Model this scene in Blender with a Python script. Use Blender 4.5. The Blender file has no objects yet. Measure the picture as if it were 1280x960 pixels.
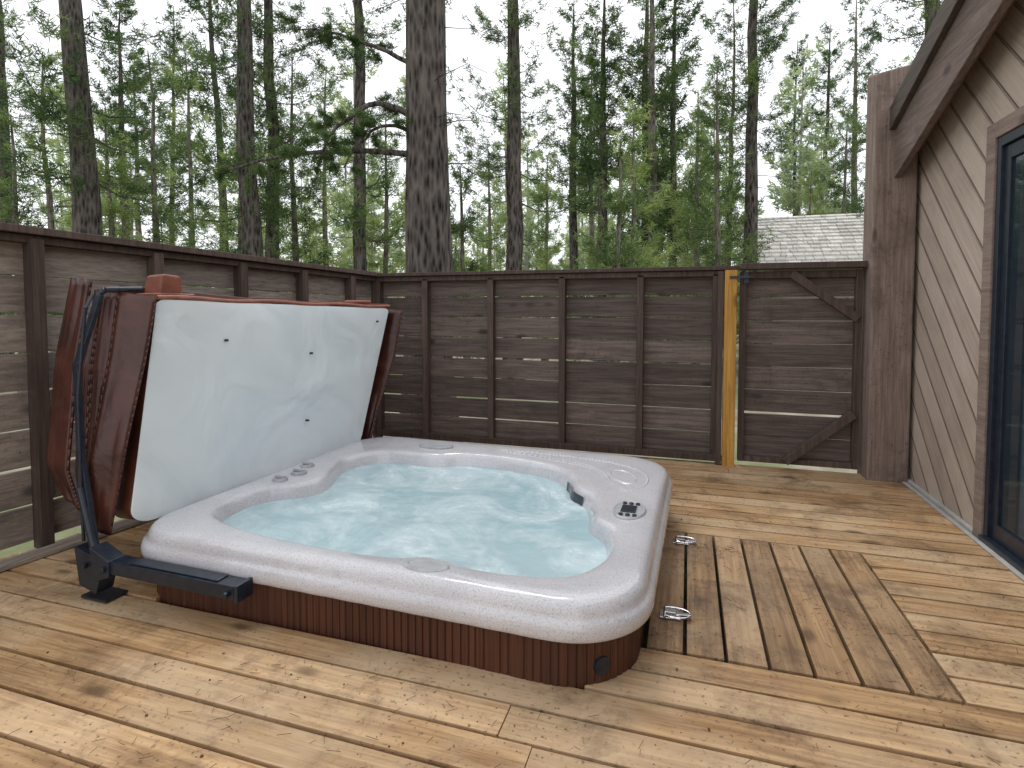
import bpy, math, random
import numpy as np
from mathutils import Vector, noise as mnoise
S=1.25
random.seed(5)
scene=bpy.context.scene
# ------------------------------------------------------------------ helpers
class NT:
    def __init__(s,name):
        s.m=bpy.data.materials.new(name); s.m.use_nodes=True
        s.t=s.m.node_tree; s.t.nodes.clear()
        s.out=s.n('ShaderNodeOutputMaterial'); s.p=s.n('ShaderNodeBsdfPrincipled')
        s.l(s.p.outputs[0],s.out.inputs[0])
    def n(s,typ,**k):
        nd=s.t.nodes.new(typ)
        for a,b in k.items(): setattr(nd,a,b)
        return nd
    def l(s,a,b): s.t.links.new(a,b)
    def sv(s,sock,v):
        if hasattr(v,'is_output') or isinstance(v,bpy.types.NodeSocket): s.l(v,sock)
        else: sock.default_value=v
    def math(s,op,a,b=0.0,c=0.0,clamp=False):
        nd=s.n('ShaderNodeMath',operation=op,use_clamp=clamp)
        s.sv(nd.inputs[0],a); s.sv(nd.inputs[1],b)
        if op in('MULTIPLY_ADD',): s.sv(nd.inputs[2],c)
        return nd.outputs[0]
    def mix(s,f,a,b,mode='MIX'):
        nd=s.n('ShaderNodeMixRGB',blend_type=mode)
        s.sv(nd.inputs[0],f)
        for i,v in((1,a),(2,b)):
            if isinstance(v,tuple) and len(v)==3: v=v+(1,)
            s.sv(nd.inputs[i],v)
        return nd.outputs[0]
    def ramp(s,f,lo,hi):
        nd=s.n('ShaderNodeMapRange'); nd.inputs[1].default_value=lo; nd.inputs[2].default_value=hi
        s.sv(nd.inputs[0],f); return nd.outputs[0]
    def obj(s): return s.n('ShaderNodeTexCoord').outputs['Object']
    def mapv(s,v,sc):
        nd=s.n('ShaderNodeMapping'); s.l(v,nd.inputs[0]); nd.inputs['Scale'].default_value=sc; return nd.outputs[0]
    def noise(s,v,scale=5,detail=4,rough=.55,dist=0):
        nd=s.n('ShaderNodeTexNoise'); s.l(v,nd.inputs['Vector'])
        nd.inputs['Scale'].default_value=scale; nd.inputs['Detail'].default_value=detail
        nd.inputs['Roughness'].default_value=rough; nd.inputs['Distortion'].default_value=dist
        return nd.outputs['Fac']
    def vor(s,v,scale,feature='F1'):
        nd=s.n('ShaderNodeTexVoronoi',feature=feature); s.l(v,nd.inputs['Vector']); nd.inputs['Scale'].default_value=scale
        return nd.outputs['Distance']
    def attr(s,name='rnd'): return s.n('ShaderNodeAttribute',attribute_name=name).outputs['Fac']
    def bump(s,h,st=.3,d=.01,normal=None):
        nd=s.n('ShaderNodeBump'); nd.inputs['Strength'].default_value=st; nd.inputs['Distance'].default_value=d
        s.l(h,nd.inputs['Height']); s.l(nd.outputs[0],s.p.inputs['Normal'])
    def set(s,col=None,rough=None,metal=None,spec=None,**k):
        if col is not None:
            if isinstance(col,tuple) and len(col)==3: col=col+(1,)
            s.sv(s.p.inputs['Base Color'],col)
        if rough is not None: s.sv(s.p.inputs['Roughness'],rough)
        if metal is not None: s.p.inputs['Metallic'].default_value=metal
        if spec is not None: s.p.inputs['Specular IOR Level'].default_value=spec
        return s.m

def simple(name,col,rough=.5,metal=0,spec=.5,var=.15,scale=20,bump=.1,bd=.003):
    k=NT(name); o=k.obj(); f=k.noise(o,scale,4)
    a=tuple(c*(1-var) for c in col); b=tuple(min(1,c*(1+var)) for c in col)
    k.set(k.mix(k.ramp(f,.3,.7),a,b),rough,metal,spec)
    if bump: k.bump(f,bump,bd)
    return k.m

def wood(name,c1,c2,axis,stain=(.05,.03,.02),stain_amt=.6,bleach=None,rough=.65,knots=True,tint=.35,fine=1.0,bumps=.35,st_lo=.53):
    k=NT(name); o=k.obj(); r=k.attr()
    off=k.n('ShaderNodeCombineXYZ'); rr=k.math('MULTIPLY',r,37.0)
    for i in range(3): k.l(rr,off.inputs[i])
    va=k.n('ShaderNodeVectorMath',operation='ADD'); k.l(o,va.inputs[0]); k.l(off.outputs[0],va.inputs[1]); v=va.outputs[0]
    al,ac=1.3,22*fine
    sc=[ac,ac,ac]; sc[axis]=al
    g=k.noise(k.mapv(v,tuple(sc)),1.6,7,.62,.6)
    sc2=[60*fine]*3; sc2[axis]=2.5
    g2=k.noise(k.mapv(v,tuple(sc2)),1.5,3,.6)
    col=k.mix(k.ramp(g,.34,.66),c1,c2)
    col=k.mix(k.math('MULTIPLY',k.ramp(g2,.48,.72),.5),col,tuple(c*.45 for c in c1))
    if bleach:
        b=k.ramp(k.noise(k.mapv(v,(1,1,1)),1.1,5,.6,.3),.42,.66)
        col=k.mix(k.math('MULTIPLY',b,.7),col,bleach)
    tn=k.math('MULTIPLY_ADD',r,tint*2,1-tint)
    tc=k.n('ShaderNodeCombineXYZ')
    for i in range(3): k.l(tn,tc.inputs[i])
    col=k.mix(1.0,col,tc.outputs[0],'MULTIPLY')
    st=k.math('MULTIPLY',k.ramp(k.noise(k.mapv(o,(1,1,1)),3.2,8,.72,.4),st_lo,.70),stain_amt)
    col=k.mix(st,col,stain)
    sp=k.math('MULTIPLY',k.ramp(k.noise(o,55,3,.6),.59,.69),stain_amt)
    sp=k.math('MULTIPLY',sp,k.ramp(k.noise(o,1.7,3,.6),.36,.56))
    col=k.mix(sp,col,stain)
    if knots:
        scv=[4.5]*3; scv[axis]=2.2
        d=k.vor(k.mapv(v,tuple(scv)),1.0)
        kn=k.ramp(d,.16,.07)
        col=k.mix(k.math('MULTIPLY',kn,.75),col,tuple(c*.3 for c in c1))
    k.set(col,rough,spec=.35)
    k.bump(k.math('ADD',g,k.math('MULTIPLY',g2,.6)),bumps,.004)
    return k.m

class MB:
    def __init__(s): s.v=[];s.f=[];s.r=[];s.m=[]
    def add(s,vs,fs,r=None,mi=0):
        if r is None: r=random.random()
        b=len(s.v); s.v+= [tuple(p) for p in vs]; s.r+=[r]*len(vs)
        s.f+=[tuple(i+b for i in f) for f in fs]; s.m+=[mi]*len(fs)
    def hexa(s,vs,r=None,mi=0):
        s.add(vs,[(0,3,2,1),(4,5,6,7),(0,1,5,4),(1,2,6,5),(2,3,7,6),(3,0,4,7)],r,mi)
    def box(s,x0,x1,y0,y1,z0,z1,r=None,mi=0):
        s.hexa([(x0,y0,z0),(x1,y0,z0),(x1,y1,z0),(x0,y1,z0),(x0,y0,z1),(x1,y0,z1),(x1,y1,z1),(x0,y1,z1)],r,mi)
    def beam(s,p0,p1,w,h,up=(0,0,1),r=None,mi=0):
        p0=Vector(p0);p1=Vector(p1);d=(p1-p0).normalized();sd=d.cross(Vector(up)).normalized();u=sd.cross(d).normalized()
        sd=sd*w/2;u=u*h/2
        s.hexa([p0-sd-u,p0+sd-u,p1+sd-u,p1-sd-u,p0-sd+u,p0+sd+u,p1+sd+u,p1-sd+u],r,mi)
    def cyl(s,p0,p1,r0,r1=None,n=16,r=None,mi=0):
        if r1 is None:r1=r0
        p0=Vector(p0);p1=Vector(p1);d=(p1-p0).normalized()
        a=d.orthogonal().normalized();b=d.cross(a)
        vs=[p0+(a*math.cos(t)+b*math.sin(t))*r0 for t in [2*math.pi*i/n for i in range(n)]]
        vs+=[p1+(a*math.cos(t)+b*math.sin(t))*r1 for t in [2*math.pi*i/n for i in range(n)]]
        fs=[(i,(i+1)%n,n+(i+1)%n,n+i) for i in range(n)]+[tuple(range(n))[::-1],tuple(range(n,2*n))]
        s.add(vs,fs,r,mi)
    def path(s,pts,rad,n=8,r=None,mi=0):
        for a,b in zip(pts[:-1],pts[1:]): s.cyl(a,b,rad,rad,n,r,mi)
    def build(s,name,mats,parent=None,bevel=0,smooth=False,scale=S,segs=2,sub=0):
        me=bpy.data.meshes.new(name); me.from_pydata([(a*scale,b*scale,c*scale) for a,b,c in s.v],[],s.f)
        for m in mats: me.materials.append(m)
        me.polygons.foreach_set('material_index',s.m)
        at=me.attributes.new('rnd','FLOAT','POINT'); at.data.foreach_set('value',s.r)
        if smooth: me.polygons.foreach_set('use_smooth',[True]*len(s.f))
        ob=bpy.data.objects.new(name,me); scene.collection.objects.link(ob)
        if parent: ob.parent=parent
        if bevel:
            b=ob.modifiers.new('b','BEVEL'); b.width=bevel; b.segments=segs; b.limit_method='ANGLE'
        if sub:
            b=ob.modifiers.new('s','SUBSURF'); b.levels=sub;b.render_levels=sub
        return ob
def empty(name,loc=(0,0,0)):
    e=bpy.data.objects.new(name,None); e.empty_display_size=.2; scene.collection.objects.link(e); e.location=loc; return e

# ------------------------------------------------------------------ materials
M_deck=wood('deck_wood',(.31,.17,.075),(.60,.385,.195),0,stain=(.11,.062,.034),stain_amt=.80,bleach=(.66,.51,.34),tint=.19,bumps=.55,st_lo=.50)
M_deckY=wood('hatch_wood',(.23,.132,.064),(.43,.27,.14),1,stain=(.075,.045,.03),stain_amt=.95,bleach=(.43,.315,.20),tint=.16,bumps=.5,st_lo=.48)
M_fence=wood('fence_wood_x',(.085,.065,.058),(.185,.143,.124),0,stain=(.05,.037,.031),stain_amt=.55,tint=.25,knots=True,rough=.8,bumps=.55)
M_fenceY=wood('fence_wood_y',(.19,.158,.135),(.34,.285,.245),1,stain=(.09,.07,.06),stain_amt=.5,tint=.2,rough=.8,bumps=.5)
M_frame=wood('frame_wood',(.060,.041,.034),(.120,.084,.070),2,stain=(.03,.022,.018),stain_amt=.4,tint=.2,knots=False,rough=.8)
M_post=wood('rough_post_wood',(.17,.125,.106),(.28,.215,.183),2,stain=(.06,.04,.033),stain_amt=.6,tint=.1,rough=.9,bumps=.9)
M_cedar=wood('new_cedar_post',(.42,.20,.035),(.62,.34,.08),2,stain=(.3,.12,.03),stain_amt=.3,tint=.05)
M_black=simple('black_metal',(.014,.021,.034),.33,.0,.5,.4,30,.1)
M_chrome=simple('chrome',(.7,.7,.72),.22,1.0,bump=0)
M_screw=simple('screw',(.12,.09,.07),.5,.6,bump=0)

# ------------------------------------------------------------------ deck
Y0=1.66; BW=.115; GAP=.0115
def fx(y): # left fence x at depth y
    return -2.30-.30*(3.83-y)/2.41
d=MB()
def run(x0,x1,y0,y1,z=0):
    x=x0
    while x<x1-.001:
        L=random.uniform(2.2,3.6)
        e=x1 if x+L>x1-.5 else x+L
        j=random.uniform(-.0018,.0018)
        yo=random.uniform(-.0014,.0014)
        d.box(x+.001,e-.001,y0+GAP/2+yo,y1-GAP/2+yo,z-.032,z+j)
        xx=x+.03
        while xx<e:
            for yy in (y0+BW*.25,y0+BW*.75):
                d.cyl((xx,yy,z+j-.002),(xx,yy,z+j+.0006),.0024,n=8,mi=1)
            xx+=.325 if xx+.325<e-.03 or xx>e-.05 else max(.05,e-.03-xx)
        x=e
for k in range(-27,19):
    y0=Y0+k*BW; y1=y0+BW
    if y0>3.78: continue
    xl=fx(y0)-.02
    cut=(y1>1.50 and y0<2.93)
    hatch=(k>=0 and k<8)
    if cut:
        run(xl,-1.74 if (y0<1.6 or y1>2.85) else -1.83,y0,y1)
        run(.69 if hatch else (-.30 if (y0<1.6 or y1>2.85) else -.13),1.225,y0,y1)
    else:
        run(xl,1.225,y0,y1)
deck=d.build('wooden_deck',[M_deck,M_screw],bevel=.0025)
d=MB()
hw=(.685+.11)/7
for i in range(7):
    x0=-.11+i*hw
    d.box(x0+GAP/2,x0+hw-GAP/2,Y0+.004,Y0+8*BW-.004,-.03,.002)
    for yy in (Y0+.04,Y0+.32,Y0+.62,Y0+8*BW-.04):
        for xx in (x0+.03,x0+hw-.03): d.cyl((xx,yy,0),(xx,yy,.003),.0024,n=8,mi=1)
d.build('hatch_boards',[M_deckY,M_screw],parent=deck,bevel=.0025)
d=MB()
for i in range(9):
    x=-2.6+i*.47
    if -1.9<x<-.06:
        d.box(x,x+.03,-1.5,1.38,-.18,-.04); d.box(x,x+.03,3.05,3.8,-.18,-.04)
    else: d.box(x,x+.03,-1.5,3.8,-.18,-.04)
d.build('joists',[M_frame],parent=deck)

# needles and debris on deck
d=MB()
def skip(x,y): return (-1.95<x<-.02 and 1.33<y<3.06) or x>1.2 or y>3.75 or x<fx(y)+.05 or y<.3
clusters=[(random.uniform(-2,1.1),random.uniform(.5,3.6),random.uniform(.05,.3)) for _ in range(26)]
for i in range(1100):
    if random.random()<.55:
        c=random.choice(clusters); x=random.gauss(c[0],c[2]); y=random.gauss(c[1],c[2]*.5)
    else: x=random.uniform(-2.3,1.18); y=random.uniform(.4,3.75)
    if skip(x,y): continue
    a=random.uniform(0,math.pi); L=random.uniform(.012,.034)
    z=.0035+random.random()*.002
    dx,dy=math.cos(a)*L/2,math.sin(a)*L/2
    d.beam((x-dx,y-dy,z),(x+dx,y+dy,z+random.uniform(0,.004)),.0009,.0008)
for i in range(220):
    c=random.choice(clusters); x=random.gauss(c[0],.3); y=random.gauss(c[1],.3)
    if skip(x,y): continue
    s_=random.uniform(.0012,.0045)
    d.cyl((x,y,.001),(x+s_*.3,y,.001+s_*.8),s_,s_*.4,n=6)
d.build('fallen_pine_needles',[simple('dead_needle',(.14,.065,.028),.8)])

# ------------------------------------------------------------------ back fence
FT=1.27
f=MB(); fr=MB()
posts=[-2.28,-1.88,-1.36,-.834,-.304,.17]
FY=3.86
def boards(mb,x0,x1,z0,z1,nrow,y,rev=False):
    h=(z1-z0)/nrow
    for i in range(nrow):
        a=z0+i*h; g=random.choice([.005,.006,.008,.012,.007])
        t1=random.uniform(-.003,.003); t2=random.uniform(-.003,.003)
        r=random.random()
        mb.hexa([(x0,y,a+t1),(x1,y,a+t2),(x1,y+.018,a+t2),(x0,y+.018,a+t1),
                 (x0,y,a+h-g+t1),(x1,y,a+h-g+t2),(x1,y+.018,a+h-g+t2),(x0,y+.018,a+h-g+t1)],r)
random.seed(11)
for a,b in ((-2.30,-.834),(-.834,.215)):
    boards(f,a+.001,b-.001,.045,1.243,8,FY)
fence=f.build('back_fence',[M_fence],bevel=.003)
for x in posts:
    fr.box(x-.022,x+.022,3.80,3.858,.05,1.223)
fr.box(-2.30,.215,3.79,3.857,.02,.062); fr.box(-2.30,.215,3.80,3.857,1.208,1.243)
fr.box(-2.32,.30,3.77,3.91,1.245,FT)
fr.box(.178,.212,3.775,3.857,.0,1.24)
fr.build('frame',[M_frame],parent=fence,bevel=.004)
p=MB(); p.box(.218,.290,3.765,3.84,-.05,1.243); p.build('cedar_post',[M_cedar],parent=fence,bevel=.004)
# gate
g=MB(); boards(g,.318,.985,.05,1.225,8,FY)
gate=g.build('wooden_gate',[M_fence],bevel=.003)
g=MB()
g.box(.312,.348,3.81,3.857,.03,1.235); g.box(.955,.99,3.81,3.857,.03,1.235)
g.box(.349,.954,3.812,3.857,.03,.065); g.box(.349,.954,3.812,3.857,1.19,1.232)
g.beam((.60,3.80,1.215),(.965,3.80,.94),.04,.05,up=(0,0,1)); g.beam((.585,3.80,.05),(.955,3.80,.37),.04,.05,up=(0,0,1))
g.box(.31,1.0,3.77,3.91,1.246,1.283)
g.build('gate_frame',[M_frame],parent=gate,bevel=.004)
g=MB(); g.box(.245,.36,3.755,3.764,1.19,1.205); g.cyl((.30,3.75,1.197),(.30,3.765,1.197),.012); g.box(.33,.36,3.80,3.809,1.16,1.23)
g.cyl((.365,3.75,1.197),(.365,3.80,1.197),.006)
g.build('gate_latch',[M_black],parent=gate,bevel=.001)
# ------------------------------------------------------------------ left fence
A=Vector((-2.30,3.83,0)); B=Vector((-2.60,1.42,0)); D=(B-A); LEN=D.length; Du=D.normalized(); Nn=Vector((Du.y,-Du.x,0))
if Nn.x>0: Nn=-Nn
def lf(s,off,z): 
    q=A+D*s+Nn*off; return (q.x,q.y,z)
def topz(s): return 1.27+.062*s
f=MB(); fr=MB(); SE=2.1
def lbox(mb,s0,s1,o0,o1,za0,za1,zb0,zb1,r=None):
    mb.hexa([lf(s0,o0,za0),lf(s1,o0,zb0),lf(s1,o1,zb0),lf(s0,o1,za0),lf(s0,o0,za1),lf(s1,o0,zb1),lf(s1,o1,zb1),lf(s0,o1,za1)],r)
random.seed(21)
segs=[0,.71,1.32,SE]
for s0,s1 in zip(segs[:-1],segs[1:]):
    for i in range(8):
        h0=(topz(s0)-.03-.03)/8; h1=(topz(s1)-.03-.03)/8
        g_=random.choice([.006,.009,.012,.007]); j=random.uniform(-.003,.003)
        lbox(f,s0+.001,s1-.001,.03,.048,.03+i*h0+j,.03+(i+1)*h0-g_+j,.03+i*h1+j,.03+(i+1)*h1-g_+j)
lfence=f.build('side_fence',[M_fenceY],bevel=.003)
for s in (.004,.126,.316,.507,.71,.917,1.12,1.32,1.52,1.72,1.92):
    w=.010; dep=-.035
    lbox(fr,s-w,s+w,dep,.028,.0,topz(s)-.04,.0,topz(s)-.04)
lbox(fr,0,SE,-.02,.029,topz(0)-.06,topz(0)-.028,topz(SE)-.06,topz(SE)-.028)
lbox(fr,0,SE,-.05,.09,topz(0)-.025,topz(0)+.006,topz(SE)-.025,topz(SE)+.006)
fr.build('frame',[M_frame],parent=lfence,bevel=.004)
k=MB(); lbox(k,.05,SE,-.13,-.06,.003,.022,.003,.022,.8); k.build('deck_edging',[M_fenceY],parent=lfence,bevel=.003)

# ------------------------------------------------------------------ house
house=empty('house')
kk=NT('diagonal_siding'); o=kk.obj()
sx=kk.n('ShaderNodeSeparateXYZ'); kk.l(o,sx.inputs[0])
c=kk.math('MULTIPLY',kk.math('SUBTRACT',sx.outputs[2],sx.outputs[1]),.7071/.17)
al=kk.math('MULTIPLY',kk.math('ADD',sx.outputs[2],sx.outputs[1]),.7071)
fr_=kk.math('FRACT',c); fl=kk.math('FLOOR',c)
wn=kk.n('ShaderNodeTexWhiteNoise',noise_dimensions='1D'); kk.l(fl,wn.inputs['W'])
cv=kk.n('ShaderNodeCombineXYZ'); kk.l(kk.math('MULTIPLY',c,5.0),cv.inputs[0]); kk.l(al,cv.inputs[1]); kk.l(kk.math('MULTIPLY',wn.outputs[0],20.),cv.inputs[2])
gr=kk.noise(cv.outputs[0],2.5,6,.6)
base=kk.mix(kk.ramp(gr,.3,.7),(.33,.26,.21),(.50,.41,.34))
base=kk.mix(kk.math('MULTIPLY',wn.outputs[0],.7),base,(.57,.475,.40))
base=kk.mix(kk.math('MULTIPLY',kk.ramp(kk.noise(o,1.6,6,.65),.46,.72),.6),base,(.27,.21,.17))
groove=kk.ramp(kk.math('ABSOLUTE',kk.math('SUBTRACT',fr_,.5)),.43,.475)
base=kk.mix(kk.math('MULTIPLY',groove,.65),base,(.16,.12,.10))
kk.set(base,.8,spec=.3)
kk.bump(kk.math('SUBTRACT',kk.math('MULTIPLY',gr,.35),groove),.9,.018); M_siding=kk.m
WX=1.235
lo=lambda y:1.70+.365*(3.8-y)
def rz(y): return lo(y)+.20
DY0,DY1,DZ=1.28,2.87,1.71
w=MB()
def wq(y0,y1,z0a,z0b,z1a,z1b):
    w.hexa([(WX,y0,z0a),(WX+.1,y0,z0a),(WX+.1,y1,z0b),(WX,y1,z0b),(WX,y0,z1a),(WX+.1,y0,z1a),(WX+.1,y1,z1b),(WX,y1,z1b)])
wq(DY1,3.95,-.25,-.25,rz(DY1),rz(3.95)); wq(DY0,DY1,DZ,DZ,rz(DY0),rz(DY1)); wq(-1.5,DY0,-.25,-.25,rz(-1.5),rz(DY0))
w.box(WX,WX+.1,DY0,DY1,-.25,.01)
w.box(WX+.1,4.5,3.85,3.95,-.25,1.8)
w.build('wall',[M_siding],parent=house)
M_trim=wood('trim_wood',(.19,.145,.12),(.29,.225,.19),1,stain=(.07,.055,.045),stain_amt=.4,tint=.08,rough=.8)
M_trimd=wood('trim_dark',(.05,.038,.032),(.10,.075,.063),1,tint=.08,stain_amt=.3,knots=False)
M_fascia=wood('fascia_wood',(.115,.085,.070),(.20,.15,.127),1,stain=(.06,.045,.038),stain_amt=.5,tint=.08,rough=.8,bumps=.6)
FX=1.10
def hb(x0,x1,y0,y1,fa,fb,mat,name):
    m=MB(); m.hexa([(x0,y0,fa(y0)),(x1,y0,fa(y0)),(x1,y1,fa(y1)),(x0,y1,fa(y1)),(x0,y0,fb(y0)),(x1,y0,fb(y0)),(x1,y1,fb(y1)),(x0,y1,fb(y1))]); 
    return m.build(name,[mat],parent=house,bevel=.005)
hb(FX,FX+.035,-1.5,3.93,lo,lambda y:lo(y)+.32,M_fascia,'barge_board')
hb(FX-.03,FX+.0,-1.5,3.94,lambda y:lo(y)+.27,lambda y:lo(y)+.40,M_trimd,'roof_edge_trim')
hb(FX+.001,4.6,-1.5,3.95,lambda y:lo(y)+.325,lambda y:lo(y)+.405,M_trimd,'roof_deck')
hb(FX+.036,WX+.02,-1.5,3.93,lambda y:lo(y)+.17,lambda y:lo(y)+.19,M_trim,'soffit')
# door
t=MB()
t.box(WX-.02,WX,DY1+.002,DY1+.075,.0,DZ+.07); t.box(WX-.02,WX,DY0-.075,DY0-.002,.0,DZ+.07); t.box(WX-.02,WX,DY0-.002,DY1+.002,DZ+.002,DZ+.07)
t.build('door_trim',[M_trim],parent=house,bevel=.004)
t=MB()
for a,b in ((DY0,DY0+.03),(DY1-.03,DY1)): t.box(WX-.012,WX+.06,a,b,.012,DZ)
t.box(WX-.012,WX+.06,DY0+.03,DY1-.03,DZ-.04,DZ); t.box(WX-.03,WX+.06,DY0,DY1,.0,.03)
mid=(DY0+DY1)/2
for (a,b,xo) in ((mid-.02,DY1-.03,0),(DY0+.03,mid+.02,.03)):
    x0=WX+.002+xo; x1=x0+.024
    t.box(x0,x1,a,a+.045,.032,DZ-.042); t.box(x0,x1,b-.045,b,.032,DZ-.042)
    t.box(x0,x1,a+.045,b-.045,.032,.10); t.box(x0,x1,a+.045,b-.045,DZ-.10,DZ-.042)
t.cyl((WX-.02,mid+.03,.75),(WX-.02,mid+.03,.95),.008)
t.build('door_frame',[M_black],parent=house,bevel=.003)
gk=NT('door_glass'); gk.set((.03,.05,.07),.03); gk.p.inputs['Alpha'].default_value=.40; gk.p.inputs['Specular IOR Level'].default_value=.8
t=MB(); t.box(WX+.012,WX+.016,mid+.025,DY1-.075,.10,DZ-.10); t.box(WX+.042,WX+.046,DY0+.075,mid-.025,.10,DZ-.10); t.build('door_glass',[gk.m],parent=house)
t=MB(); 
ys=np.linspace(DY0+.02,DY1-.02,150)
pts=[(WX+.10+.018*math.sin(i*.9),y) for i,y in enumerate(ys)]
vs=[(x,y,.02) for x,y in pts]+[(x,y,DZ-.02) for x,y in pts]; nn=len(pts)
t.add(vs,[(i,i+1,nn+i+1,nn+i) for i in range(nn-1)]); t.build('curtain',[simple('curtain_fabric',(.36,.44,.56),.9)],parent=house,smooth=True)
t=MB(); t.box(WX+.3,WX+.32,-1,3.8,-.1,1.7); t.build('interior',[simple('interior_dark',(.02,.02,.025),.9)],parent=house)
t=MB(); t.box(WX-.022,WX-.001,DY1+.08,3.74,.002,.02); t.box(WX-.05,WX-.03,-1.5,3.74,.002,.010)
t.build('base_flashing',[simple('aged_flashing',(.42,.42,.40),.5)],parent=house,bevel=.002)
# big post
t=MB(); t.hexa([(1.005,3.70,-.1),(1.215,3.70,-.1),(1.215,3.90,-.1),(1.005,3.90,-.1),(1.005,3.70,2.33),(1.215,3.70,2.37),(1.215,3.90,2.43),(1.005,3.90,2.39)],.5)
t.build('corner_post',[M_post],parent=house,bevel=.012)

# ------------------------------------------------------------------ hot tub
CX,CY=-.97,2.1
ROT=math.radians(-1.2)
def place(e):
    e.rotation_euler=(0,0,ROT)
    c=Vector((CX*S,CY*S,0)); r=Vector((c.x*math.cos(ROT)-c.y*math.sin(ROT),c.x*math.sin(ROT)+c.y*math.cos(ROT),0))
    e.location=c-r+Vector((-.012*S,.058*S,0))
tub=empty('hot_tub'); place(tub)
def rrect(x0,x1,y0,y1,rs,n=40):
    out=[]
    cs=[(x1-rs[0],y0+rs[0],-90,rs[0]),(x1-rs[1],y1-rs[1],0,rs[1]),(x0+rs[2],y1-rs[2],90,rs[2]),(x0+rs[3],y0+rs[3],180,rs[3])]
    for cx,cy,a0,r in cs:
        for i in range(n+1):
            a=math.radians(a0+90*i/n); out.append((cx+r*math.cos(a),cy+r*math.sin(a)))
    return out
def dens(pts):
    o=[]
    for i in range(len(pts)):
        a=pts[i];b=pts[(i+1)%len(pts)]
        for k in range(12): o.append((a[0]+(b[0]-a[0])*k/12,a[1]+(b[1]-a[1])*k/12))
    return o
def catmull(P,n=20):
    o=[];N=len(P)
    for i in range(N):
        p0,p1,p2,p3=[np.array(P[(i+j-1)%N]) for j in range(4)]
        for k in range(n):
            t=k/n; q=.5*((2*p1)+(-p0+p2)*t+(2*p0-5*p1+4*p2-p3)*t*t+(-p0+3*p1-3*p2+p3)*t**3)
            o.append(tuple(q))
    return o
def polar(pts):
    a=np.array(pts)-np.array([CX,CY]); th=np.arctan2(a[:,1],a[:,0]); r=np.hypot(a[:,0],a[:,1]); i=np.argsort(th); th=th[i]; r=r[i]
    th=np.concatenate([th-2*np.pi,th,th+2*np.pi]); r=np.concatenate([r,r,r])
    return lambda t:np.interp(t,th,r)
RO=polar(dens(rrect(-1.875,-.06,1.335,2.945,(.24,.25,.22,.20))))
inner=[(-1.75,1.74),(-1.68,1.585),(-1.42,1.50),(-1.05,1.475),(-.86,1.485),(-.72,1.52),(-.58,1.49),(-.42,1.50),(-.28,1.56),(-.215,1.72),(-.235,1.90),(-.31,2.0),(-.33,2.12),(-.37,2.24),(-.45,2.34),(-.50,2.46),(-.62,2.60),(-.9,2.68),(-1.12,2.68),(-1.26,2.62),(-1.42,2.61),(-1.60,2.58),(-1.68,2.42),(-1.64,2.26),(-1.59,2.12),(-1.62,1.96),(-1.72,1.88)]
RI=polar(catmull(inner))
NT_=240
TH=np.linspace(-np.pi,np.pi,NT_,endpoint=False)
ro=RO(TH); ri=RI(TH)
prof=[('o',.035,.128),('o',.008,.133),('o',0,.145),('o',-.002,.165),('o',.004,.184),('o',.014,.190),('o',.020,.196),('o',.022,.212),('o',.034,.228),('o',.055,.236),
      ('m',.35,.236),('m',.7,.232),('i',.030,.229),('i',.012,.224),('i',0,.212),('i',-.012,.185),('i',-.03,.13),('i',-.06,.06),('i',-.12,.02),('i',-.28,.0),('i',-.34,-.03),('i',-.37,-.12),('i',-.40,-.30),('i',-.52,-.33)]
t=MB(); vs=[]
for kd,v,z in prof:
    if kd=='o': r=ro-v
    elif kd=='m': r=(ro-.055)*(1-v)+(ri+.03)*v
    else: r=ri+v
    r=np.maximum(r,.05)
    for a,b in zip(TH,r): vs.append((CX+b*math.cos(a),CY+b*math.sin(a),z))
R=len(prof); fs=[]
for i in range(R-1):
    for j in range(NT_):
        fs.append((i*NT_+j,i*NT_+(j+1)%NT_,(i+1)*NT_+(j+1)%NT_,(i+1)*NT_+j))
fs.append(tuple((R-1)*NT_+j for j in range(NT_)))
t.add(vs,fs,.5)
k=NT('speckled_acrylic'); o=k.obj()
sp=k.noise(o,210,2,.5); sp2=k.noise(o,290,2,.5); big=k.noise(o,3.5,5,.6,.8)
col=k.mix(k.ramp(big,.35,.65),(.54,.53,.56),(.62,.615,.64))
col=k.mix(k.math('MULTIPLY',k.ramp(sp,.54,.64),.55),col,(.27,.255,.28)); col=k.mix(k.math('MULTIPLY',k.ramp(sp2,.58,.66),.55),col,(.83,.83,.86))
k.set(col,.14,spec=.5); k.p.inputs['Coat Weight'].default_value=.35; M_acr=k.m
t.build('shell',[M_acr],parent=tub,smooth=True,sub=1)
# skirt
NS=1800; th=np.linspace(-np.pi,np.pi,NS,endpoint=False); rr=RO(th)-.045
px=CX+rr*np.cos(th); py=CY+rr*np.sin(th)
seg=np.hypot(np.diff(px,append=px[0]),np.diff(py,append=py[0])); arc=np.cumsum(seg)
ph=(arc/.024)%1; gm=np.where(ph<.13,.003,0.0); rr=rr-gm
rn=np.array([random.random() for _ in range(600)])[(arc/.024).astype(int)]
t2=MB(); 
for i in range(NS):
    for z in (-.03,.13): t2.v.append((CX+rr[i]*math.cos(th[i]),CY+rr[i]*math.sin(th[i]),z)); t2.r.append(.3+float(rn[i])*.4 if gm[i]==0 else 0.0)
for i in range(NS):
    j=(i+1)%NS; t2.f.append((2*i,2*j,2*j+1,2*i+1)); t2.m.append(0)
M_skirt=wood('skirt_panel',(.06,.021,.012),(.115,.042,.023),2,tint=.45,knots=False,stain_amt=.15,rough=.5,fine=2,bumps=.1)
t2.build('skirt',[M_skirt],parent=tub)
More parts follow.
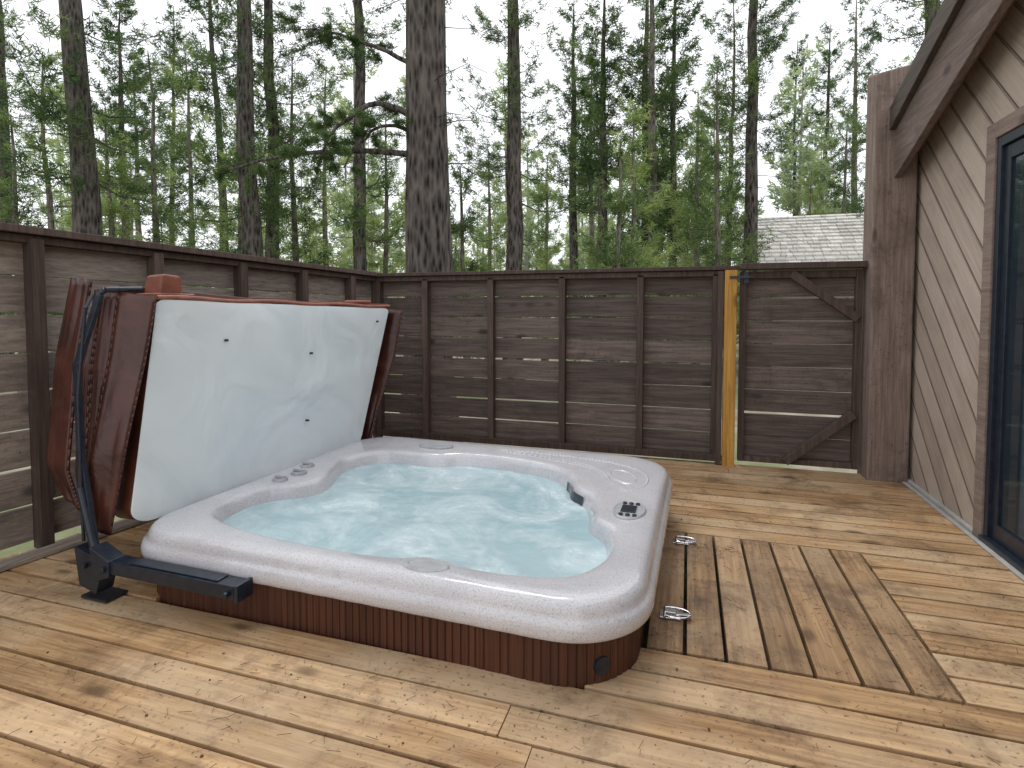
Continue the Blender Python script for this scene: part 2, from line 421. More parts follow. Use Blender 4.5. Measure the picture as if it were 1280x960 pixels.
a=math.atan2(1.40-CY,-.16-CX); r_=float(RO(a))-.05; q=Vector((CX+r_*math.cos(a),CY+r_*math.sin(a),.05)); n_=Vector((.75,-.66,0)).normalized()
t=MB(); t.cyl(q-n_*.005,q+n_*.012,.024,n=24); t.build('drain_port',[M_black],parent=tub,bevel=.001)
# water
t=MB(); NR=60; vs=[(CX,CY,.168)]
rw=ri-.012
for i in range(1,NR+1):
    for a,b in zip(TH,rw):
        rr_=b*i/NR; x=CX+rr_*math.cos(a); y=CY+rr_*math.sin(a)
        am=.003+.010*max(0,mnoise.noise((x*1.8,y*1.8,3)))
        z=.166+am*mnoise.noise((x*6,y*8,0))+am*.5*mnoise.noise((x*17,y*22,5))+.001*mnoise.noise((x*60,y*60,1))
        vs.append((x,y,z))
fs=[(0,1+j,1+(j+1)%NT_) for j in range(NT_)]
for i in range(NR-1):
    for j in range(NT_):
        fs.append((1+i*NT_+j,1+(i+1)*NT_+j,1+(i+1)*NT_+(j+1)%NT_,1+i*NT_+(j+1)%NT_))
t.add(vs,fs,.5)
k=NT('aerated_water'); o=k.obj()
f1=k.noise(o,1.6,4,.55,.8); f2=k.noise(o,9,8,.72,1.8); f3=k.noise(o,2.2,8,.62,1.6)
col=k.mix(k.ramp(f1,.35,.65),(.39,.565,.615),(.50,.665,.70))
foam=k.math('MULTIPLY',k.ramp(k.math('ADD',k.math('MULTIPLY',f3,.85),k.math('MULTIPLY',f2,.28)),.48,.74),.75)
col=k.mix(foam,col,(.77,.86,.89))
k.set(col,k.math('MULTIPLY_ADD',foam,.35,.09),spec=.45); k.p.inputs['IOR'].default_value=1.33
k.sv(k.p.inputs['Alpha'],k.math('MULTIPLY_ADD',foam,.14,.84))
k.bump(k.noise(o,22,5,.65,1.0),.18,.008)
t.build('water',[k.m],parent=tub,smooth=True)
# fittings
M_grey=simple('grey_plastic',(.40,.41,.43),.3,bump=0); M_lcd=simple('dark_display',(.03,.04,.05),.1,bump=0)
def ell(mb,x,y,z,a,b,h,rot=0,n=36,top=.75,mi=0):
    vs=[];
    for sc,zz in((1,z),(1,z+h*.6),(.93,z+h),(top*.9,z+h),(top*.85,z+h*.8)):
        for i in range(n):
            u=2*math.pi*i/n; X=a*sc*math.cos(u);Y=b*sc*math.sin(u)
            vs.append((x+X*math.cos(rot)-Y*math.sin(rot),y+X*math.sin(rot)+Y*math.cos(rot),zz))
    fs=[(i*n+j,i*n+(j+1)%n,(i+1)*n+(j+1)%n,(i+1)*n+j) for i in range(4) for j in range(n)]+[tuple(4*n+j for j in range(n))]
    mb.add(vs,fs,.5,mi)
t=MB()
for x,y,r in ((-1.72,1.98,.033),(-1.71,2.09,.036),(-1.75,2.20,.033)):
    ell(t,x,y,.226,r,r,.020); t.beam((x-r*.8,y,.249),(x+r*.8,y,.249),.012,.010)
ell(t,-.715,1.435,.226,.08,.045,.013); ell(t,-1.33,2.75,.228,.10,.045,.018,.1)
t.build('air_controls',[M_grey],parent=tub,smooth=False,bevel=.001)
t=MB()
cp=catmull([(-.95,2.80),(-.70,2.80),(-.48,2.77),(-.28,2.70),(-.17,2.56),(-.17,2.40),(-.24,2.34),(-.31,2.42),(-.36,2.54),(-.46,2.65),(-.66,2.72)],12)
n=len(cp)
for i in range(n):
    a_,b_=cp[i],cp[(i+1)%n]
    t.cyl((a_[0],a_[1],.2305),(b_[0],b_[1],.2305),.0085,n=10,r=.5)
t.build('rim_moulding',[M_acr],parent=tub,smooth=True)
t=MB(); ell(t,-.27,2.52,.226,.11,.055,.013,-1.1,top=.97,n=60); t.build('filter_cover',[M_acr],parent=tub,bevel=.004)
t=MB()
aa=[math.atan2(2.27-CY,-.38-CX)+i*(math.atan2(2.47-CY,-.50-CX)-math.atan2(2.27-CY,-.38-CX))/12 for i in range(13)]
for a0,a1 in zip(aa[:-1],aa[1:]):
    r0=float(RI(a0))-.022; r1=float(RI(a1))-.022
    t.add([(CX+r0*math.cos(a0),CY+r0*math.sin(a0),.15),(CX+r1*math.cos(a1),CY+r1*math.sin(a1),.15),(CX+(r1+.008)*math.cos(a1),CY+(r1+.008)*math.sin(a1),.207),(CX+(r0+.008)*math.cos(a0),CY+(r0+.008)*math.sin(a0),.207)],[(0,1,2,3)])
t.build('skimmer_mouth',[M_lcd],parent=tub)
t=MB(); ell(t,-.19,2.09,.230,.062,.10,.012,0,top=1.0); 
t.build('control_panel',[M_grey],parent=tub,bevel=.001)
t=MB(); t.box(-.22,-.165,2.055,2.125,.241,.2445)
for yy in (2.025,2.15):
    for xx in (-.215,-.19,-.165): t.cyl((xx,yy,.238),(xx,yy,.2455),.009,n=12)
t.build('control_display',[M_lcd],parent=tub,bevel=.001)

# ------------------------------------------------------------------ spa cover
cover=empty('folded_spa_cover'); place(cover)
k=NT('white_vinyl'); o=k.obj()
wr=k.noise(k.mapv(o,(1,1.3,1.3)),1.8,3,.45,.8)
col=k.mix(k.ramp(wr,.35,.65),(.66,.735,.775),(.745,.80,.83))
col=k.mix(k.math('MULTIPLY',k.ramp(k.noise(o,1.7,6,.6),.5,.8),.3),col,(.64,.64,.60))
k.set(col,.40,spec=.4); k.bump(wr,.6,.06); M_white=k.m
k=NT('brown_vinyl'); o=k.obj(); w1=k.noise(o,6,5,.5,1.0); w2=k.noise(o,160,2,.5)
col=k.mix(k.ramp(w1,.3,.7),(.036,.011,.008),(.090,.027,.017)); k.set(col,.34,spec=.5); k.bump(k.math('ADD',w1,k.math('MULTIPLY',w2,.10)),.4,.015); M_brown=k.m
M_rust=simple('faded_vinyl',(.24,.080,.048),.45,var=.3,scale=12,bump=.3,bd=.01)
def slab(name,BL,BR,TR,TL,th,mats,rc,nx=60,ny=44,bulge=.012,seed=0,faces=(0,1,1)):
    BL,BR,TR,TL=[Vector(p) for p in (BL,BR,TR,TL)]
    nrm=((BR-BL).cross(TL-BL)).normalized()
    m=MB(); vs=[]
    def ext(v,r):
        if r<=0: return 1
        e=abs(v)-(1-r)
        return 1 if e<=0 else 1-r+math.sqrt(max(0,r*r-e*e))
    for side in (0,1):
        for j in range(ny+1):
            v=-math.cos(math.pi*j/ny)
            for i in range(nx+1):
                u=-math.cos(math.pi*i/nx)
                rl=rc[0] if v<0 else rc[3]; rg=rc[1] if v<0 else rc[2]
                uu=u*ext(v,rl) if u<0 else u*ext(v,rg)
                a=(uu+1)/2;b=(v+1)/2
                p=BL*(1-a)*(1-b)+BR*a*(1-b)+TR*a*b+TL*(1-a)*b
                edge=max(0,1-u*u)**.4*max(0,1-v*v)**.4
                nz=mnoise.noise((p.y*2.6,p.z*3.4,seed))*bulge*1.1+mnoise.noise((p.y*5+p.z*3,p.z*3,seed+3))*bulge*.45
                nz+=bulge*.30*math.sin((p.y*1.0+p.z*.8)*24+3*mnoise.noise((p.y*2,p.z*2,seed+8)))*max(0,mnoise.noise((p.y*1.7,p.z*1.7,seed+9))+.25)
                off=(th/2+(bulge+nz)*edge)
                p=p+nrm*(off if side==0 else -off)
                vs.append(tuple(p))
    W=nx+1; N=W*(ny+1)
    fs=[];mi=[]
    for j in range(ny):
        for i in range(nx):
            a=j*W+i
            fs.append((a,a+1,a+1+W,a+W)); mi.append(faces[0])
            fs.append((N+a,N+a+W,N+a+1+W,N+a+1)); mi.append(faces[1])
    bd=[i for i in range(W)]+[j*W+nx for j in range(1,ny+1)]+[ny*W+i for i in range(nx-1,-1,-1)]+[j*W for j in range(ny-1,0,-1)]
    for q in range(len(bd)):
        a=bd[q];b=bd[(q+1)%len(bd)]; fs.append((a,N+a,N+b,b)); mi.append(faces[2])
    m.v=vs;m.r=[.5]*len(vs);m.f=fs;m.m=mi
    ob=m.build(name,mats,parent=cover,smooth=True)
    ed=ob.modifiers.new('e','EDGE_SPLIT'); ed.split_angle=math.radians(50)
    return BL,BR,TR,TL,nrm
q4=slab('cover_half_white',(-1.925,1.395,.21),(-1.875,2.76,.21),(-1.80,2.97,1.0),(-1.955,1.555,1.035),.10,[M_white,M_brown],(.16,.12,.06,.05),seed=1)
slab('cover_half_outer',(-2.10,1.42,.29),(-2.06,2.80,.27),(-1.99,2.97,1.0),(-2.11,1.52,1.09),.09,[M_brown,M_brown],(.12,.1,.05,.03),seed=7)
m=MB()
for a,b in ((.22,.80),(.58,.70),(.62,.28),(.93,.9)):
    BL,BR,TR,TL,nn_=q4; p=BL*(1-a)*(1-b)+BR*a*(1-b)+TR*a*b+TL*(1-a)*b
    off=.05+.012*((1-(2*a-1)**2)**.4)*((1-(2*b-1)**2)**.4)
    m.cyl(p+nn_*(off-.006),p+nn_*(off+.012),.0052,n=12)
m.build('grommets',[M_black],parent=cover)
def flap(name,pts,th=.012,seed=0,mat=M_brown,wav=.008):
    m=MB(); vs=[]; n=10; K=len(pts); ny=30
    P=[(Vector(a),Vector(b)) for a,b in pts]
    for j in range(ny+1):
        f=j/ny*(K-1); i=min(int(f),K-2); t_=f-i
        a=P[i][0].lerp(P[i+1][0],t_); b=P[i][1].lerp(P[i+1][1],t_)
        for q in range(n+1):
            p=a.lerp(b,q/n); p=p+Vector((mnoise.noise((p.z*4,q*.2,seed))*wav*.4,mnoise.noise((p.z*3,q*.35,seed+5))*wav,0))
            vs.append(tuple(p))
    fs=[(j*(n+1)+q,j*(n+1)+q+1,(j+1)*(n+1)+q+1,(j+1)*(n+1)+q) for j in range(ny) for q in range(n)]
    m.add(vs,fs,.5); ob=m.build(name,[mat],parent=cover,smooth=True)
    so=ob.modifiers.new('so','SOLIDIFY'); so.thickness=th*S
    m=MB(); 
    for e in (0,n): m.path([Vector(vs[j*(n+1)+e])+Vector((0,-.004,0)) for j in range(ny+1)],.0055,6,.5)
    m.build(name+'_piping',[mat],parent=cover,smooth=True)
flap('front_flap_a',[((-1.985,1.47,1.06),(-1.885,1.535,1.045)),((-1.985,1.41,.75),(-1.885,1.48,.8)),((-1.985,1.35,.45),(-1.885,1.40,.5)),((-1.975,1.34,.22),(-1.92,1.36,.20))],seed=1)
flap('front_flap_b',[((-2.17,1.43,1.115),(-2.085,1.44,1.11)),((-2.185,1.38,.8),(-2.09,1.38,.8)),((-2.20,1.34,.44),(-2.085,1.34,.42)),((-2.12,1.34,.33),(-2.045,1.35,.28))],seed=4)
flap('front_flap_c',[((-2.075,1.45,1.07),(-2.04,1.45,1.07)),((-2.075,1.40,.8),(-2.04,1.40,.8)),((-2.07,1.36,.42),(-2.03,1.36,.42)),((-2.05,1.36,.27),(-2.01,1.36,.25))],seed=9)
flap('front_flap_d',[((-2.03,1.45,1.06),(-1.99,1.48,1.055)),((-2.03,1.40,.8),(-1.99,1.43,.8)),((-2.02,1.36,.45),(-1.985,1.375,.45)),((-2.0,1.35,.27),(-1.975,1.36,.24))],seed=19)
flap('back_flap',[((-1.84,3.02,1.0),(-1.70,3.04,.99)),((-1.87,2.98,.7),(-1.735,3.0,.7)),((-1.88,2.90,.4),(-1.80,2.92,.4)),((-1.88,2.84,.12),(-1.83,2.84,.10))],seed=12)
# top fold
m=MB()
for i in range(24):
    a=i/24;b=(i+1)/24
    def tp(t_): return Vector((-1.955+.155*t_,1.555+1.415*t_,1.045-.03*t_+.004*math.sin(t_*20)))
    p0=tp(a);p1=tp(b+.001)
    m.beam(p0+Vector((-.04,0,.004)),p1+Vector((-.04,0,.004)),.17,.016,r=.5)
    m.cyl(p0+Vector((.048,0,-.002)),p1+Vector((.048,0,-.002)),.009,n=8,r=.5)
m.build('top_fold',[M_rust],parent=cover,smooth=False)
m=MB(); m.hexa([(-2.07,1.62,1.05),(-1.97,1.62,1.05),(-1.96,1.72,1.05),(-2.06,1.72,1.05),(-2.055,1.63,1.135),(-1.965,1.63,1.14),(-1.96,1.71,1.135),(-2.045,1.71,1.13)],.5)
m.hexa([(-2.09,1.58,1.04),(-1.94,1.58,1.04),(-1.93,1.76,1.04),(-2.07,1.76,1.04),(-2.09,1.585,1.062),(-1.94,1.585,1.062),(-1.93,1.755,1.062),(-2.07,1.755,1.062)],.5)
m.box(-1.90,-1.80,2.72,2.86,1.03,1.05,.5)
m.build('strap_handle',[M_rust],parent=cover,bevel=.012)
# lifter
m=MB()
m.beam((-2.005,1.41,1.05),(-2.015,1.33,.80),.026,.016,up=(0,1,0)); m.beam((-2.015,1.33,.81),(-1.985,1.315,.45),.026,.016,up=(0,1,0)); m.beam((-1.985,1.315,.46),(-1.91,1.30,.16),.03,.018,up=(0,1,0))
m.path([(-1.995,1.38,1.055),(-1.98,1.34,1.0),(-1.985,1.31,.7),(-1.97,1.30,.4),(-1.95,1.29,.2)],.006)
m.path([(-2.01,1.41,1.05),(-1.99,1.42,1.07),(-1.95,1.53,1.075)],.010)
m.cyl((-1.975,1.30,.38),(-1.87,1.285,.11),.013); m.cyl((-1.995,1.315,.62),(-1.975,1.30,.38),.007)
m.hexa([(-1.95,1.27,.055),(-1.87,1.27,.035),(-1.87,1.33,.035),(-1.95,1.33,.055),(-1.97,1.27,.185),(-1.83,1.27,.15),(-1.83,1.33,.15),(-1.97,1.33,.185)])
m.hexa([(-1.869,1.265,.08),(-1.80,1.265,.105),(-1.80,1.325,.105),(-1.869,1.325,.08),(-1.89,1.265,.195),(-1.80,1.265,.158),(-1.80,1.325,.158),(-1.89,1.325,.195)])
m.box(-1.82,-1.28,1.272,1.33,.112,.155); m.box(-1.275,-1.262,1.268,1.334,.107,.160)
m.box(-1.72,-1.35,1.28,1.325,.156,.160)
for x in (-1.91,-1.82,-1.30): m.cyl((x,1.255,.13),(x,1.268,.13),.010,n=6)
m.box(-1.96,-1.84,1.28,1.36,.003,.012)
m.build('lift_arm',[M_black],parent=cover,bevel=.003)
# deck latches
for (x,y) in ((-.005,2.46),(-.03,1.85)):
    m=MB()
    m.box(x-.045,x+.02,y-.022,y+.022,.004,.008); m.box(x-.03,x+.005,y-.012,y+.012,.008,.022)
    pts=[(x+.0+.05*math.cos(t_),y+.032*math.sin(t_),.016) for t_ in np.linspace(-2.2,2.2,14)]
    m.path(pts,.0035); m.cyl((x-.03,y-.03,.014),(x-.03,y+.03,.014),.005)
    m.beam((x+.005,y,.012),(x+.05,y,.016),.014,.006)
    m.build('metal_strap_latch',[M_chrome],bevel=.001)
m=MB(); m.box(-2.50,-2.42,1.76,1.79,.03,.04); m.path([(-2.5,1.74,.05),(-2.45,1.72,.06),(-2.40,1.75,.05)],.006); m.build('fence_strap',[M_rust],parent=lfence)

# ------------------------------------------------------------------ ground
k=NT('forest_floor'); o=k.obj()
a_=k.noise(o,.25,6,.6); b_=k.noise(o,3,8,.7)
col=k.mix(k.ramp(b_,.3,.7),(.24,.20,.15),(.48,.44,.37)); col=k.mix(k.math('MULTIPLY',k.ramp(a_,.46,.58),.75),col,(.15,.20,.06))
k.set(col,.95,spec=.1); k.bump(b_,.6,.05)
m=MB(); N=60
xs=np.linspace(-1,1,N+1); xs=np.sign(xs)*np.abs(xs)**2.2*300
vs=[(x,y+5,-.42+ (.12*mnoise.noise((x*.15,y*.15,0)) if abs(x)<80 else 0)) for y in xs for x in xs]
fs=[(j*(N+1)+i,j*(N+1)+i+1,(j+1)*(N+1)+i+1,(j+1)*(N+1)+i) for j in range(N) for i in range(N)]
m.add(vs,fs,.5); m.build('ground',[k.m],smooth=True,scale=1)

# ------------------------------------------------------------------ neighbour cabin
cab=empty('neighbour_cabin')
m=MB(); x0,x1=1.55,9.0; ey,ez,ry,rzz=13.6,2.2,16.6,3.72
rows=14
random.seed(3)
for i in range(rows):
    t0=i/rows;t1=(i+1.25)/rows
    y0=ey+(ry-ey)*t0;z0=ez+(rzz-ez)*t0;y1=ey+(ry-ey)*min(1,t1);z1=ez+(rzz-ez)*min(1,t1)
    x=x0+random.uniform(-.1,0)
    while x<x1:
        w_=random.uniform(.12,.26)
        j=random.uniform(-.03,.02)
        m.hexa([(x,y0+j,z0),(x+w_-.012,y0+j,z0),(x+w_-.012,y1,z1-.03),(x,y1,z1-.03),(x,y0+j,z0+.045),(x+w_-.012,y0+j,z0+.045),(x+w_-.012,y1,z1),(x,y1,z1)])
        x+=w_
m.build('shingle_roof',[wood('weathered_shingle',(.48,.46,.43),(.74,.72,.68),1,stain=(.40,.28,.19),stain_amt=.5,tint=.2,knots=False)],parent=cab,scale=1)
m=MB(); m.hexa([(x0+.02,ry,rzz-.1),(x1,ry,rzz-.1),(x1,19.6,ez-.1),(x0+.02,19.6,ez-.1),(x0+.02,ry,rzz),(x1,ry,rzz),(x1,19.6,ez),(x0+.02,19.6,ez)])
m.hexa([(x0+.02,ey+.05,ez-.08),(x1,ey+.05,ez-.08),(x1,ry,rzz-.1),(x0+.02,ry,rzz-.1),(x0+.02,ey+.05,ez-.03),(x1,ey+.05,ez-.03),(x1,ry,rzz-.04),(x0+.02,ry,rzz-.04)])
m.add([(x0+.3,14.1,-.6),(x0+.3,19.1,-.6),(x0+.3,19.1,2.4),(x0+.3,16.6,3.6),(x0+.3,14.1,2.4)],[(0,4,3,2,1)])
m.add([(x0+.3,14.1,-.6),(x1,14.1,-.6),(x1,14.1,2.4),(x0+.3,14.1,2.4)],[(0,1,2,3)])
m.build('walls',[M_trim],parent=cab,scale=1)
m=MB(); m.box(4,5.2,14.05,14.09,.8,1.9); m.build('window',[M_lcd],parent=cab,scale=1)

# ------------------------------------------------------------------ trees
def bark(name,c1,c2):
    k=NT(name); o=k.obj(); v=k.mapv(o,(1,1,.22))
    n1=k.noise(v,16,6,.65,.6); vo=k.vor(v,22)
    h=k.math('ADD',k.math('MULTIPLY',n1,.8),k.math('MULTIPLY',vo,.7))
    col=k.mix(k.ramp(h,.45,.95),c1,c2); k.set(col,.95,spec=.15); k.bump(h,1.0,.05); return k.m
M_bark=bark('pine_bark',(.016,.014,.013),(.150,.130,.118)); M_bark2=bark('grey_bark',(.07,.058,.05),(.26,.23,.205)); M_bark3=bark('distant_bark_hazed',(.17,.15,.135),(.40,.37,.34))  # bark of the distant forest is lightened, with haze put into its colour
def leaf(name,dark,light,tr=.35):
    k=NT(name); r=k.attr(); col=k.mix(r,dark,light)
    k.set(col,.6,spec=.25)
    tn=k.n('ShaderNodeBsdfTranslucent'); k.l(col,tn.inputs[0]); mx=k.n('ShaderNodeMixShader'); mx.inputs[0].default_value=tr
    k.l(k.p.outputs[0],mx.inputs[1]); k.l(tn.outputs[0],mx.inputs[2]); k.l(mx.outputs[0],k.out.inputs[0]); return k.m
M_n1=leaf('pine_needles_dark',(.03,.07,.022),(.22,.31,.10))
M_n2=leaf('pine_needles_fresh',(.11,.19,.05),(.46,.56,.20),.45)
M_n3=leaf('pine_needles_far_hazed',(.23,.31,.16),(.62,.70,.42),.45)  # paler than the nearer needles: overcast haze painted into the colour
class TB:
    def __init__(s): s.V=[];s.F=[];s.R=[];s.M=[];s.SM=[];s.c=0
    def put(s,v,f,r,mi,sm):
        s.V.append(v);s.F.append(f+s.c);s.R.append(r);s.M.append(np.full(len(f),mi));s.SM.append(np.full(len(f),sm));s.c+=len(v)
    def tube(s,pts,rad,seg,rng,disp=0,mi=0):
        n=len(pts); t=np.gradient(pts,axis=0); t/=np.linalg.norm(t,axis=1)[:,None]+1e-9
        ref=np.array([1.,0,0]) if abs(t[0][2])>.7 else np.array([0,0,1.])
        a=np.cross(t,ref); a/=np.linalg.norm(a,axis=1)[:,None]+1e-9; b=np.cross(t,a)
        ang=np.linspace(0,2*np.pi,seg,endpoint=False)
        rr=rad[:,None]*(1+disp*(rng.random((n,seg))-.5))
        v=pts[:,None,:]+rr[...,None]*(a[:,None,:]*np.cos(ang)[None,:,None]+b[:,None,:]*np.sin(ang)[None,:,None])
        i=np.arange(n-1)[:,None]*seg; j=np.arange(seg)[None,:]; j2=(j+1)%seg
        q=np.stack([i+j,i+j2,i+seg+j2,i+seg+j],-1).reshape(-1,4)
        f=np.concatenate([q[:,[0,1,2]],q[:,[0,2,3]]])
        s.put(v.reshape(-1,3),f,np.full(n*seg,.5),mi,seg>4)
    def needles(s,C,AX,K,L,w,rng,rv,mi=1):
        N=len(C); d=AX[:,None,:]*.7+rng.normal(size=(N,K,3))*.62; d/=np.linalg.norm(d,axis=2)[...,None]
        base=C[:,None,:]+rng.normal(size=(N,K,3))*L*.25
        side=np.cross(d,rng.normal(size=(N,K,3))); side/=np.linalg.norm(side,axis=2)[...,None]+1e-9
        ln=L*(.6+.8*rng.random((N,K,1)))
        v=np.stack([base-side*w,base+side*w,base+d*ln],2).reshape(-1,3)
        f=np.arange(len(v)).reshape(-1,3)
        r=np.repeat(np.clip(rv[:,None]+rng.normal(size=(N,K))*.12,0,1).reshape(-1),3)
        s.put(v,f,r,mi,False)
    def tree(s,rng,x,y,z0,h,r,cs,bl,nb,nt,K,L,w,lean=(0,0),dead=20,seg=10,disp=.15,tone=.45,young=False,zmax=99):
        n=int(max(8,h/ (.35 if disp>.2 else 1.0)))
        zz=np.linspace(0,1,n); wob=np.cumsum(rng.normal(size=(n,2)),0)*.016*h/ n**.5*.6
        pts=np.stack([x+lean[0]*zz*h+wob[:,0],y+lean[1]*zz*h+wob[:,1],z0+zz*h],1)
        rad=r*(1-zz)**.8*1.0+.012; rad[0]*=1.3
        s.tube(pts,rad,seg,rng,disp)
        P=lambda t:np.array([np.interp(t,zz,pts[:,i]) for i in range(3)])
        Cs=[];As=[];Rs=[]
        for b in range(nb):
            q=rng.random()**1.15
            if rng.random()<.35: q=np.round(q*h*.9)/(h*.9)   # whorls
            q=min(float(q),.985)
            t=(cs+(h-cs)*q)/h; p=P(min(t,.995)); az=rng.random()*6.283
            Lb=bl*(.22+.78*(1-q)**(.75 if not young else 1.0))*(.5+.5*rng.random())
            up=rng.uniform(-.2,.35)+.5*q; u=np.array([math.cos(az),math.sin(az),0])
            sg=np.linspace(0,1,5)[:,None]
            bp=p+u*Lb*sg+np.array([0,0,1])*(Lb*(up*sg+.25*(sg**2)-.18*np.sin(sg*np.pi)))
            br=max(.006,Lb*.010)*(1-.8*sg[:,0]); s.tube(bp,br,3,rng)
            m_=max(3,int(nt*(Lb/bl)**1.0)); ss=.15+.85*rng.random(m_)**.8
            c=np.stack([np.interp(ss,sg[:,0],bp[:,i]) for i in range(3)],1)
            ax=np.tile(u+np.array([0,0,.35]),(m_,1)); lat=np.array([-u[1],u[0],0])
            lr=rng.normal(size=(m_,1))*.20*Lb*(1.15-ss[:,None]); c=c+lat*lr+np.array([0,0,1])*(rng.normal(size=(m_,1))*.05*Lb+.03)
            ax=ax+lat*np.sign(lr)*.6; ax/=np.linalg.norm(ax,axis=1)[:,None]
            Cs.append(c);As.append(ax);Rs.append(np.clip(tone+rng.normal()*.20+rng.normal(size=m_)*.13+.25*(ss-.6),0,1))
        if Cs: s.needles(np.concatenate(Cs),np.concatenate(As),K,L,w,rng,np.concatenate(Rs))
        for b in range(dead):
            t=rng.uniform(.04,max(.08,min(.95,(cs*1.15)/h))); p=P(t); az=rng.random()*6.283; Lb=rng.uniform(.3,1.5)*min(1,.3+h/18)
            u=np.array([math.cos(az),math.sin(az),0]); sg=np.linspace(0,1,5)[:,None]
            bp=p+u*Lb*sg+np.array([0,0,1])*(Lb*(.15*sg-.35*sg**2))+rng.normal(size=(5,3))*.02*sg
            s.tube(bp,np.maximum(.0035,.011*(1-sg[:,0])),3,rng)
    def build(s,name,mats):
        V=np.concatenate(s.V).astype(np.float32);F=np.concatenate(s.F).astype(np.int32);R=np.concatenate(s.R).astype(np.float32)
        me=bpy.data.meshes.new(name); me.vertices.add(len(V)); me.vertices.foreach_set('co',V.ravel())
        me.loops.add(F.size); me.loops.foreach_set('vertex_index',F.ravel())
        me.polygons.add(len(F)); me.polygons.foreach_set('loop_start',np.arange(0,F.size,3,dtype=np.int32))
        for m in mats: me.materials.append(m)
        me.polygons.foreach_set('material_index',np.concatenate(s.M).astype(np.int32))
        me.polygons.foreach_set('use_smooth',np.concatenate(s.SM).astype(bool))
        me.update(calc_edges=True)
        at=me.attributes.new('rnd','FLOAT','POINT'); at.data.foreach_set('value',R)
        ob=bpy.data.objects.new(name,me); scene.collection.objects.link(ob); return ob,len(F)
def at(u,dist):
    a=(u-640)/700; return ((-.2996+.954*a)*dist,(.9531+.2999*a)*dist)
tot=0
GZ=-.5
#   u, widthpx, dist, lean, crown start, branch length
big=[(3,15,14,0,4.0,2.0),(112,30,9.5,-.035,4.0,2.0),(156,11,20,0.004,6,1.6),(183,8,26,0,6,1.6),(215,7,24,.012,7,1.5),(275,11,18,-.006,6,1.8),(318,24,11,-.008,2.7,2.3),(343,17,13,0.004,4,1.9),
 (455,16,12,-.035,3.4,2.1),(532,52,7,-.004,6,2.2),(640,21,12,.004,3.2,2.0),(715,12,20,0,5,1.8),(735,7,24,-.006,6,1.6),(748,15,18,0.007,6,1.6),(805,13,19,0,4,2.1),(820,13,17,-.004,3.4,2.0),(841,10,17,0.003,4,1.8),
 (905,8,24,0,3,2.2),(940,16,13,-.003,5.5,1.5),(990,6,28,0,7,1.5),(1020,8,26,0.006,6,1.6),(1066,9,22,0,3,1.9),(1150,24,12,0,2.8,2.2)]
for i,(u,wp,ds,ln,cs,bl) in enumerate(big):
    rng=np.random.default_rng(100+i); x,y=at(u,ds); r=wp/700*ds/2; b=TB()
    near=ds<14.5
    b.tree(rng,x,y,GZ,rng.uniform(12,15) if not u==532 else 19,r*1.12,cs,bl,70,44 if near else 32,10 if near else 8,.12 if near else .17,.009 if near else .016,lean=(ln,0),dead=24 if near else 18,seg=26 if ds<10 else 12,disp=.16 if ds<10 else .1,tone=.36)
    if u==532:
        for (z1,dx,dz,sc,bow) in ((3.62,-1.1,-.55,1.2,.25),(3.15,-2.6,-.12,1.1,.12),(4.25,-1.3,.4,.8,.2),(3.42,-.75,-.5,.7,.15)):
            p0=np.array([x-.15,y-.05,z1]); sg=np.linspace(0,1,10)[:,None]
            bp=p0+np.array([dx,-.35,0])*sg+np.array([0,0,1])*(dz*sg**2+bow*np.sin(sg*3.0))+rng.normal(size=(10,3))*.02*sg
            b.tube(bp,.034*sc*(1-.8*sg[:,0])+.004,6,rng)
            C=[];
            for q in range(22):
                t=rng.uniform(.35,1); p=np.array([np.interp(t,sg[:,0],bp[:,k_]) for k_ in range(3)])
                e=p+rng.normal(size=3)*np.array([.25,.25,.10])+np.array([-.15,0,-.02]); b.tube(np.linspace(p,e,3),np.array([.006,.004,.003]),3,rng)
                if q%3: C+= [p+(e-p)*v_ for v_ in rng.random(18)*.7+.4]
            C=np.array(C); b.needles(C,np.tile(np.array([-.6,0,.4]),(len(C),1)),14,.075,.0052,rng,rng.random(len(C))*.6)
    ob,n=b.build('pine_tree',[M_bark if i%3 or near else M_bark2,M_n1]); tot+=n
# young, bright mid-ground pines
yl=[(30,11,5.5),(75,14,8),(140,12,6),(205,13,7.5),(245,16,9),(300,15,7),(375,13,7.5),(410,17,9),(480,14,6.5),(585,13,5),(610,17,6.5),(680,15,5.8),(770,10.5,4.9),(790,12,6),(870,15,7.5),(895,12.5,7),(960,18.5,6.0),(1010,21,7),(1050,21,9)]
for i,(u,ds,h) in enumerate(yl):
    rng=np.random.default_rng(300+i); x,y=at(u,ds); b=TB()
    if 12.8<y<20.2 and x>.9: x=.7
    b.tree(rng,x,y,GZ,h,.045+.006*h,h*.14,.26*h**.8+.3,int(12*h),25,9,.14,.010,dead=10,tone=.5,young=True,lean=(rng.normal()*.015,0))
    ob,n=b.build('young_pine_tree',[M_bark2,M_n2 if i%3 else M_n1]); tot+=n
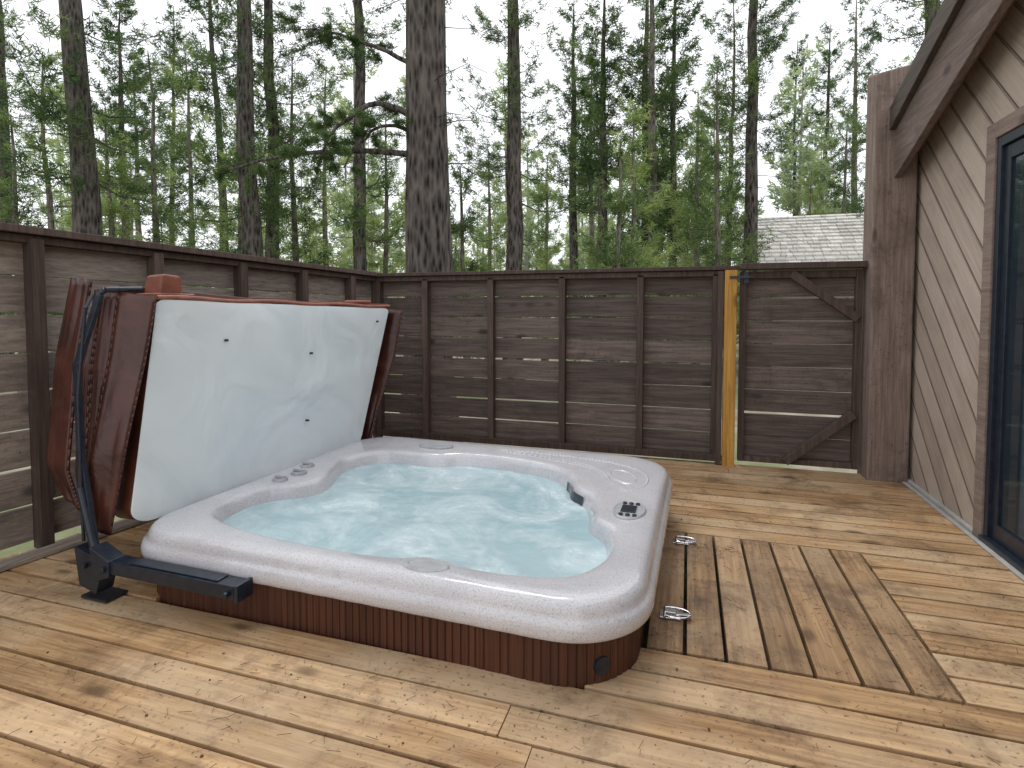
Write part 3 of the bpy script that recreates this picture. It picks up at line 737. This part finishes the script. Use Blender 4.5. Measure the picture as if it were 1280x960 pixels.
# distant mass
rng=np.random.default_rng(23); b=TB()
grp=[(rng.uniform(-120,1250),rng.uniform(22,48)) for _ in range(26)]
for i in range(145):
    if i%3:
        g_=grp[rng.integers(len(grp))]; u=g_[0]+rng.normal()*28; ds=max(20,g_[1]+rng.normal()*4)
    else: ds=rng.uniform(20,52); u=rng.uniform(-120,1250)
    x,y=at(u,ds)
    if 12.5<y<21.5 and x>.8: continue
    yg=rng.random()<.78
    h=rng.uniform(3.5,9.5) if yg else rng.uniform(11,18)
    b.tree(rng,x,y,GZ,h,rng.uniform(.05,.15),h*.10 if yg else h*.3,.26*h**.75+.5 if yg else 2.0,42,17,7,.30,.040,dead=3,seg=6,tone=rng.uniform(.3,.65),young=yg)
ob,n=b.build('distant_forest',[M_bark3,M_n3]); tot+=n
print('TREE TRIS',tot)

# ------------------------------------------------------------------ light, world, camera
w=bpy.data.worlds.new('World'); scene.world=w; w.use_nodes=True; nt=w.node_tree; nt.nodes.clear()
o=nt.nodes.new('ShaderNodeOutputWorld'); bg=nt.nodes.new('ShaderNodeBackground'); sk=nt.nodes.new('ShaderNodeTexSky'); sk.sky_type='NISHITA'; sk.sun_disc=False
sk.sun_elevation=math.radians(55); sk.sun_rotation=math.radians(-26)
mx=nt.nodes.new('ShaderNodeMixRGB'); mx.inputs[0].default_value=.86; nt.links.new(sk.outputs[0],mx.inputs[1])
tc=nt.nodes.new('ShaderNodeTexCoord'); nz=nt.nodes.new('ShaderNodeTexNoise'); nz.inputs['Scale'].default_value=2.0; nt.links.new(tc.outputs['Generated'],nz.inputs['Vector'])
cm=nt.nodes.new('ShaderNodeMixRGB'); nt.links.new(nz.outputs['Fac'],cm.inputs[0]); cm.inputs[1].default_value=(9.2,9.4,9.7,1); cm.inputs[2].default_value=(11,11,11,1)
nt.links.new(cm.outputs[0],mx.inputs[2]); nt.links.new(mx.outputs[0],bg.inputs[0]); bg.inputs[1].default_value=.15; nt.links.new(bg.outputs[0],o.inputs[0])
sl=bpy.data.lights.new('sun','SUN'); sl.energy=1.4; sl.angle=math.radians(18); sl.color=(1,.96,.9)
so=bpy.data.objects.new('sun',sl); scene.collection.objects.link(so)
az=math.radians(-26); el=math.radians(55); dv=Vector((math.sin(az)*math.cos(el),math.cos(az)*math.cos(el),math.sin(el)))
so.rotation_euler=dv.to_track_quat('Z','Y').to_euler(); so.location=(0,0,20)
cd=bpy.data.cameras.new('camera'); cam=bpy.data.objects.new('camera',cd); scene.collection.objects.link(cam); scene.camera=cam
cam.location=(0,0,S); cam.rotation_euler=(math.radians(90-2.5),0,math.radians(17.45)); cd.lens=19.69; cd.sensor_width=36; cd.shift_y=-.0495; cd.clip_end=1500; cd.clip_start=.05
scene.view_settings.view_transform='Standard'; scene.view_settings.look='None'; scene.view_settings.exposure=0
